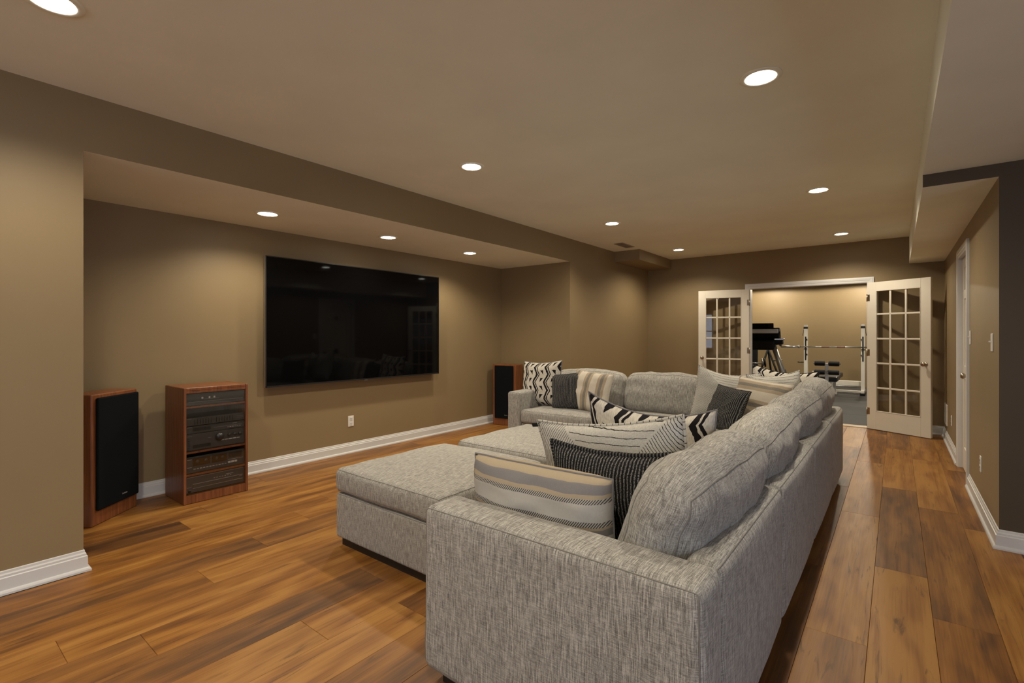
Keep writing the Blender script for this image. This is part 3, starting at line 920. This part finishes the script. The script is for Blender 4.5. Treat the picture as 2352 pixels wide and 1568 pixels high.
for i in range(7): box('button', (0, -.02 + i * .020, .084), (.003, -.010 + i * .020, .088), 'dullmark', t)
knobx(t, -.188, .018, .010, .010)

# ---------------------------------------------------------------- sectional sofa
t = thing('sectional_sofa', 'large L-shaped sectional sofa in heathered grey fabric with loose back cushions', 'sofa', (2.6, 3.2, 0))
sofa = t
OX, OY = 2.6, 3.2
def sc(name, lo, hi, r, crown=(0, 0, 0), seam=None, n=9, **kw):
    c = [(a + b) / 2 for a, b in zip(lo, hi)]
    return cushion(name, [b - a for a, b in zip(lo, hi)], r, crown, n, 'fabric', sofa, (c[0] - OX, c[1] - OY, c[2]), (0, 0, 0), seam=seam, **kw)
XB, XI, XQ = 3.112, 3.002, 2.115       # back outer, back inner, seat front
YN, YI, YO, YF = 1.222, 1.405, 5.170, 5.290
ZB, ZS0, ZS1, ZA = .055, .325, .472, .650
cuts = [YN, 2.342, 3.361, 4.370, YF]
for i in range(4):
    g0, g1 = (0 if i == 0 else .008), (0 if i == 3 else .008)
    sc('back_frame', (XI, (YI + .002 if i == 0 else cuts[i]) + g0, ZB), (XB, cuts[i + 1] - g1, ZA - .004), .038, (.016, .004, .004), seam=[(0, 1)], seam_r=.0018, seed=i, lump=.002)
fcut = [.060, 1.13, 2.115, XI]
for i in range(3): sc('back_frame', (fcut[i] + .003, YO, ZB), (fcut[i + 1] - .003, YF, ZA - .004), .022, (.004, .004, .004), seed=9 + i, lump=.002)
# seat bases
for i in range(3): sc('seat_base', (XQ + .01, (YI if i == 0 else cuts[i]) + .003, ZB), (XI - .002, cuts[i + 1] - .003, ZS0), .018, lump=.001)
sc('seat_base', (XQ + .01, cuts[3] + .003, ZB), (XI - .002, YO - .002, ZS0), .018, lump=.001)
sc('seat_base', (.245, 4.29, ZB), (1.13 - .003, YO - .002, ZS0), .018, lump=.001)
sc('seat_base', (1.13 + .003, 4.29, ZB), (XQ + .005, YO - .002, ZS0), .018, lump=.001)
# arms
def arm_def(q, un):
    return q
sc('arm', (XQ - .01, YN, ZB), (XB + .004, YI, ZA + .004), .032, (.006, .006, .005), seam=[(1, -1)], n=16, seed=3, lump=.003)
sc('arm', (.060, 4.275, ZB), (.240, YO - .002, ZA + .006), .030, (.006, .006, .008), seam=[(1, -1)], n=14, seed=4, lump=.003)
# seat cushions
sy = [YI + .004, 2.342, 3.361, 4.365]
for i in range(3): sc('seat_cushion', (XQ - .012, sy[i] + .003, ZS0 + .002), (XI - .1, sy[i + 1] - .003, ZS1), .035, (.012, .006, .022), seam=[(2, 1), (2, -1)], seed=20 + i)
sc('seat_cushion', (XQ + .01, 4.37, ZS0 + .002), (XI - .1, YO - .1, ZS1), .035, (.004, .004, .018), seam=[(2, 1)], seed=24)
sc('seat_cushion', (.250, 4.262, ZS0 + .002), (1.127, YO - .1, ZS1), .035, (.006, .012, .024), seam=[(2, 1), (2, -1)], seed=25)
sc('seat_cushion', (1.135, 4.262, ZS0 + .002), (XQ, YO - .1, ZS1), .035, (.006, .012, .024), seam=[(2, 1), (2, -1)], seed=26)
# back cushions: tilted soft boxes
def bc(c, size, rot, seed, lump=.010, crown=(.052, .012, .026), r=.085):
    def dfm(q, un):
        q = q.copy()
        # slumped top: wrinkle ridges running across the width
        w = max(0.0, un[2])
        q += Vector((0, 0, -.042 * w * abs(un[1]) ** 7 + .007 * w * noise.noise(Vector((q.y * 6.0 + seed * 3, q.x * 12.0, 0)))))
        g = noise.noise(Vector((q.y * 34.0 + seed * 5 + 1.2 * math.sin(q.x * 30), q.x * 5.0, q.z * 3.0)))
        q.z += .0038 * g * w
        q.x += (.009 * noise.noise(Vector((q.y * 8.0 + seed, q.z * 11.0, seed))) + .003 * g * w) * (1 - abs(un[2]) ** 6)
        return q
    return cushion('back_cushion', size, r, crown, 44, 'fabric', sofa, (c[0] - OX, c[1] - OY, c[2]), rot, lump=lump, seed=seed, seam=[(0, 1), (0, -1)], seam_r=.0020, deform=dfm, k=4)
by = [YI + .005, 2.350, 3.365, 4.345, YO - .005]
for i in range(4):
    L = by[i + 1] - by[i] + .004
    bc((2.915, (by[i] + by[i + 1]) / 2, (.668, .668, .671, .685)[i]), (.205, L, (.418, .418, .422, .445)[i]), (0, R(17), R((-1.5, 1.8, -1.2, 1.0)[i])), 40 + i)
for i, (a, b) in enumerate(((.25, 1.155), (1.16, 2.07), (2.07, 2.68))):
    bc(((a + b) / 2, 5.005, .668), (.195, b - a + .004, .410), (0, R(12), R(90)), 50 + i)
for (x, y) in ((2.2, 1.3), (3.05, 1.3), (3.05, 2.3), (3.05, 3.35), (3.05, 4.35), (3.05, 5.22), (.15, 4.35), (.15, 5.22), (1.13, 5.22), (2.15, 2.34), (2.15, 3.36), (1.13, 4.36)):
    box('leg', (x - .035 - OX, y - .035 - OY, 0), (x + .035 - OX, y + .035 - OY, ZB + .002), 'leg', sofa, bevel=.004)

# ottomans
def ottoman(x0, x1, y0, y1, label, seed):
    t = thing('ottoman', label, 'ottoman', ((x0 + x1) / 2, (y0 + y1) / 2, 0), group='matching square ottomans in front of the sofa')
    w, d = x1 - x0, y1 - y0
    cushion('base', (w - .012, d - .012, .270), .020, (.003, .003, 0), 9, 'fabric', t, (0, 0, .185), lump=.002, seed=seed, seam=[(2, 1)], seam_r=.0018)
    cushion('cushion', (w, d, .150), .040, (.012, .012, .030), 10, 'fabric', t, (0, 0, .398), lump=.006, seed=seed + 1, seam=[(2, 1), (2, -1)], seam_r=.0020)
    box('plinth', (-w / 2 + .035, -d / 2 + .035, 0), (w / 2 - .035, d / 2 - .035, .052), 'leg', t)
ottoman(.775, 1.700, 1.685, 2.620, 'grey fabric ottoman with its whole side showing, in front of the near sofa arm', 61)
ottoman(.800, 1.725, 2.720, 3.640, 'grey fabric ottoman behind the other one, towards the television', 71)

# ---------------------------------------------------------------- throw pillows
def pillow(label, loc, w, h, T, mat, rot, cord, group, seed, full=.55, pinch=.05, cord_r=.004, dip=0.0, tab=False):
    """local x width, y thickness, z height; origin in the middle.  rot = (tilt, roll, yaw) in degrees"""
    t = thing('throw_pillow', label, 'pillow', loc, group=group)
    M = Matrix.Rotation(R(rot[2]), 4, 'Z') @ Matrix.Rotation(R(rot[0]), 4, 'X') @ Matrix.Rotation(R(rot[1]), 4, 'Y')
    t.rotation_euler = M.to_euler()
    n = 22
    bm = bmesh.new()
    ul = bm.loops.layers.uv.verify()
    def prm(i): return math.sin(math.pi / 2 * (2 * i / n - 1)) * .35 + (2 * i / n - 1) * .65
    def outline(u, v):
        x = w / 2 * u * (1 - pinch * (1 - v * v) * abs(u))
        z = h / 2 * v * (1 - pinch * (1 - u * u) * abs(v))
        z -= dip * max(0, v) * (1 - u * u) ** 1.0
        return x, z
    def th(u, v, s):
        a = max(0.0, 1 - abs(u) ** 3.2) * max(0.0, 1 - abs(v) ** 3.2)
        nz = noise.noise(Vector((u * 2.2 + seed * 3.1, v * 2.2, s * 2.0))) + .5 * noise.noise(Vector((u * 5 + seed, v * 5, s)))
        e = max(0.0, min(1.0, (1 - max(abs(u), abs(v))) * 4))
        cr = max(0.0, abs(u) * abs(v) - .35)                # gathers radiating from the corners
        g = .010 * cr * math.sin(math.atan2(abs(u) - .2, abs(v) - .2 + 1e-6) * 18 + seed) * e
        return s * (T / 2 * 1.15 * a ** full + (nz * .012 + g) * e)
    front, back = {}, {}
    for i in range(n + 1):
        for j in range(n + 1):
            u, v = prm(i), prm(j)
            x, z = outline(u, v)
            edge = i in (0, n) or j in (0, n)
            wv = .006 * noise.noise(Vector((u * 3 + seed, v * 3, 0)))
            front[i, j] = bm.verts.new((x, wv + (0 if edge else th(u, v, -1)), z))
            back[i, j] = front[i, j] if edge else bm.verts.new((x, wv + th(u, v, 1), z))
    for i in range(n):
        for j in range(n):
            for side, d_ in ((0, front), (1, back)):
                idx = [(i, j), (i + 1, j), (i + 1, j + 1), (i, j + 1)]
                if side: idx.reverse()
                f = bm.faces.new([d_[k] for k in idx]); f.smooth = True
                for lp, k in zip(f.loops, idx): lp[ul].uv = (prm(k[0]) * w / 2, prm(k[1]) * h / 2)
    pts = [front[i, 0].co.copy() for i in range(n)] + [front[n, j].co.copy() for j in range(n)] + [front[n - i, n].co.copy() for i in range(n)] + [front[0, n - j].co.copy() for j in range(n)]
    body = bm_obj('cover', bm, mat, t)
    bm = bmesh.new(); add_tube(bm, pts, cord_r, 6, True, True)
    bm_obj('piping', bm, cord, t)
    if tab:
        box('corner_tab', (-w / 2 - .035, -.004, h / 2 - .03), (-w / 2 + .01, .004, h / 2 - .012), 'cord_black', t, bevel=.002)
    return t
g1, g2, g3 = 'pillows piled against the near sofa arm', 'pillows at the far arm of the sofa', 'pillows in the sofa corner'
pillow('cream lumbar pillow with grey and tan bands, resting against the near arm', (2.440, 1.500, .655), .61, .295, .16, 'lumbar', (6, 0, 1), 'cord_grey', g1, 1, full=.42, pinch=.02)
pillow('charcoal ribbed pillow just behind the banded lumbar pillow', (2.655, 1.70, .655), .54, .43, .15, 'ribbed', (8, -3, -2), 'ribbed', g1, 2, cord_r=.009, dip=.02)
pillow('pale grey pillow with thin black lines, behind the near charcoal pillow', (2.535, 1.92, .685), .70, .50, .17, 'hatch', (8, -8, 0), 'cord_tick', g1, 3, dip=.02, cord_r=.006, tab=True)
pillow('black zigzag pillow at the back of the pile by the near arm', (2.575, 2.20, .722), .62, .54, .17, 'tribal_large', (10, 3, -2), 'cord_grey', g1, 4, dip=.06)
pillow('black zigzag pillow leaning in the corner of the far sofa arm', (.26, 4.66, .735), .53, .52, .16, 'tribal', (-10, -3, 0), 'cord_grey', g2, 5, dip=.015)
pillow('small charcoal ribbed pillow between the zigzag and the striped pillow by the far arm', (.66, 4.60, .665), .40, .41, .13, 'ribbed', (-14, -8, 6), 'ribbed', g2, 6, cord_r=.007)
pillow('cream pillow with upright grey and tan stripes on the far seat', (.925, 4.62, .680), .48, .44, .15, 'stripe', (-14, 4, -6), 'cord_cream', g2, 7)
pillow('pale pillow with fine black lines leaning on the far back cushion', (2.25, 4.74, .735), .54, .50, .16, 'hatch', (-14, 6, 6), 'cord_tick', g3, 8, dip=.05)
pillow('tilted charcoal ribbed pillow in the sofa corner', (2.385, 4.25, .680), .37, .37, .12, 'ribbed', (-24, 4, -34), 'ribbed', g3, 9, cord_r=.007)
pillow('cream pillow with level grey and tan stripes beside the corner charcoal pillow', (2.59, 4.44, .700), .45, .45, .15, 'stripe_across', (-22, 6, -14), 'cord_cream', g3, 10)
pillow('fine-lined pale pillow standing before the corner zigzag pillow', (2.66, 4.78, .735), .42, .46, .14, 'hatch', (-10, -6, 14), 'cord_tick', g3, 11, dip=.03)
pillow('black zigzag pillow highest in the sofa corner, before the french doors', (2.665, 5.03, .755), .54, .48, .16, 'tribal', (-10, 6, 4), 'cord_black', g3, 12, dip=.04)

# ---------------------------------------------------------------- exercise room
# bench press rack
t = thing('weight_rack', 'white steel bench press rack holding a barbell in the exercise room', 'weight rack', (2.39, 13.02, 0))
for s in (-1, 1):
    x = s * .535
    up = box('upright', (x - .036, -.036, .03), (x + .036, .036, 1.53), 'whitesteel', t, bevel=.006)
    box('hook_strip', (x - .013, -.044, .72), (x + .013, -.034, 1.26), 'blackplastic', up)
    box('cap_band', (x - .042, -.042, 1.44), (x + .042, .042, 1.485), 'blackplastic', up, bevel=.004)
    for z in (.84, 1.18):
        hk = bmesh.new()
        add_tube(hk, [(x - .03 * s, -.04, z), (x - .03 * s, -.075, z), (x - .03 * s, -.085, z + .03)], .011, 8)
        bm_obj('catch_hook', hk, 'blackplastic', up)
    tube('bar_cradle', [(x, -.035, 1.000), (x, -.09, .985), (x, -.124, 1.03)], .010, 'blackplastic', up)
    box('foot', (x - .045, -.30, .012), (x + .045, .35, .055), 'blackplastic', t, bevel=.006)
    box('side_foot', (x - .032, -.26, .045), (x + .032, .30, .10), 'whitesteel', t, bevel=.004)
    tube('brace', [(x, .25, .09), (x, .05, .92)], .026, 'whitesteel', t, 8)
    tube('band_cord', [(x + .04 * s, .0, 1.46), (x + .048 * s, -.02, 1.35), (x + .06 * s, -.03, 1.28)], .006, 'blackplastic', t, 6)
box('crossbeam', (-.50, .26, .16), (.50, .32, .27), 'whitesteel', t, bevel=.005)
box('front_rail', (-.50, -.05, .035), (.50, .01, .085), 'whitesteel', t, bevel=.005)
tube('rear_rod', [(-.5, .18, .15), (.5, .18, .15)], .012, 'steel', t)
tube('storage_peg', [(-.57, 0, .67), (-.70, 0, .67)], .012, 'blackplastic', t)
# barbell
t = thing('barbell', 'long chrome barbell lying across the white rack', 'barbell', (2.39, 12.93, 1.028))
tube('bar', [(-.66, 0, 0), (.66, 0, 0)], .014, 'silver', t, 10)
for s in (-1, 1):
    tube('sleeve', [(s * .66, 0, 0), (s * 1.03, 0, 0)], .024, 'silver', t, 12)
    lathe('collar', [(.038, -.012), (.038, .012)], 'steel', t, 'X', 16, (s * .655, 0, 0))
    tube('grip', [(s * .07, 0, 0), (s * .22, 0, 0)], .0155, 'redband', t, 10)
# bench with leg developer
t = thing('weight_bench', 'black padded bench with white frame and foam leg rollers before the rack', 'weight bench', (2.42, 11.35, 0))
box('seat_pad', (-.17, .05, .375), (.17, .62, .475), 'vinyl', t, bevel=.025, seg=3)
box('back_pad', (-.15, .66, .376), (.15, 1.60, .475), 'vinyl', t, bevel=.025, seg=3)
boxes('frame', [((-.035, .02, .30), (.035, 1.55, .374)), ((-.03, .50, .02), (.03, .56, .34)), ((-.05, .48, 0), (.05, .58, .05)), ((-.03, 1.42, .02), (.03, 1.48, .34)), ((-.05, 1.40, 0), (.05, 1.50, .05))], 'whitesteel', t, bevel=.004)
box('roller_post', (-.028, -.04, .20), (.028, .02, .74), 'whitesteel', t, bevel=.005)
for z, hw_, y in ((.735, .205, -.01), (.565, .22, -.05)):
    tube('axle', [(-hw_ - .02, y, z), (hw_ + .02, y, z)], .012, 'steel', t)
    for s in (-1, 1):
        lathe('foam_roller', [(.03, -.088), (.045, -.084), (.049, -.07), (.049, .07), (.045, .084), (.03, .088)], 'foam', t, 'X', 18, (s * .118, y, z))
# treadmill
t = thing('treadmill', 'black treadmill with silver-edged console and grey upright beyond the doorway', 'treadmill', (1.42, 10.15, 0), R(6))
box('deck', (-.42, -.55, .07), (.42, 1.35, .17), 'matteblack', t, bevel=.03, seg=3)
box('running_belt', (-.26, -.15, .171), (.26, 1.33, .176), 'foam', t)
bm = bmesh.new(); add_box(bm, (-.34, -.62, .06), (.34, -.15, .24), bevel=.05, seg=3); bm_obj('motor_hood', bm, 'matteblack', t)
for s in (-1, 1): box('side_rail', (s * .36 - .05, -.15, .17), (s * .36 + .05, 1.33, .20), 'graypaint', t, bevel=.01)
for s in (-1, 1):
    bm = bmesh.new(); add_tube(bm, [(s * .60, -.50, .10), (s * .40, -.30, .75), (s * .27, -.25, 1.16)], [.055, .047, .043], 12)
    bm_obj('upright', bm, 'graypaint' if s > 0 else 'matteblack', t)
    tube('handrail', [(s * .31, -.24, 1.12), (s * .36, -.05, 1.14), (s * .37, .30, 1.10)], .022, 'matteblack', t, 10)
bm = bmesh.new(); add_box(bm, (-.40, -.05, -.13), (.40, .08, .13), bevel=.035, seg=3, mtx=Matrix.Translation((0, -.20, 1.29)) @ Matrix.Rotation(R(42), 4, 'X'))
bm_obj('console', bm, 'matteblack', t)
bm = bmesh.new(); add_box(bm, (-.37, -.062, .095), (.37, .02, .138), bevel=.012, seg=2, mtx=Matrix.Translation((0, -.20, 1.29)) @ Matrix.Rotation(R(42), 4, 'X'))
bm_obj('silver_edge', bm, 'whitesteel', t)['label'] = 'silver edge'
bm = bmesh.new(); add_box(bm, (-.27, -.012, 0), (.27, .012, .155), bevel=.006, mtx=Matrix.Translation((.02, -.20, 1.36)) @ Matrix.Rotation(R(18), 4, 'X'))
bm_obj('display', bm, 'screen', t)
bm = bmesh.new(); add_box(bm, (-.32, -.12, 1.02), (.32, .02, 1.20), bevel=.04, seg=3, mtx=Matrix.Translation((0, -.20, 0))); bm_obj('lower_housing', bm, 'matteblack', t)
box('storage_tray', (.30, -.30, 1.20), (.46, -.02, 1.235), 'silver', t, bevel=.01)
box('tray_under', (.30, -.29, 1.12), (.44, -.04, 1.20), 'matteblack', t, bevel=.02, seg=2)
# plate stand with plates
t = thing('weight_stand', 'black A-frame weight stand behind the treadmill', 'weight stand', (1.10, 12.6, 0))
box('post', (-.31, .02, 0), (-.19, .14, 1.15), 'matteblack', t, bevel=.01)
tube('strut', [(-.22, -.12, .02), (.05, 0, .98)], .022, 'matteblack', t)
tube('strut', [(.40, -.12, .02), (.05, 0, .98)], .022, 'matteblack', t)
tube('rear_strut', [(.08, .42, .02), (.05, 0, .98)], .022, 'matteblack', t)
tube('base_bar', [(-.30, -.12, .03), (.46, -.12, .03)], .025, 'matteblack', t)
for z, x, d_ in ((.62, -.055, -.24), (.30, -.14, -.24), (.70, .14, .22), (.34, .27, .24)): tube('peg', [(x, -.02, z), (x + d_, -.09, z + .03)], .013, 'steel', t)
def wplate(x, y, z, r, label, mat='matteblack'):
    o = lathe('weight_plate', [(.016, -.016), (r * .9, -.016), (r, -.010), (r, .010), (r * .9, .016), (.016, .016)], mat, None, 'X', 24, (0, 0, 0))
    o.location = (x, y, z); o.rotation_euler = (0, R(-7), R(16))
    tag(o, label, 'weight plate', 'plates hanging on the weight stand')
    return o
wplate(1.10, 12.50, .66, .105, 'black weight plate high on the stand, toward the treadmill post')
wplate(1.055, 12.49, .667, .090, 'grey iron weight plate outermost on the upper peg', 'graypaint')
wplate(.86, 12.52, .315, .15, 'black weight plate low on the stand')
wplate(1.44, 12.63, .39, .17, 'large black weight plate leaning out beside the treadmill upright')
wplate(1.50, 12.64, .395, .12, 'smaller black weight plate outermost on the lower right peg', 'matteblack')
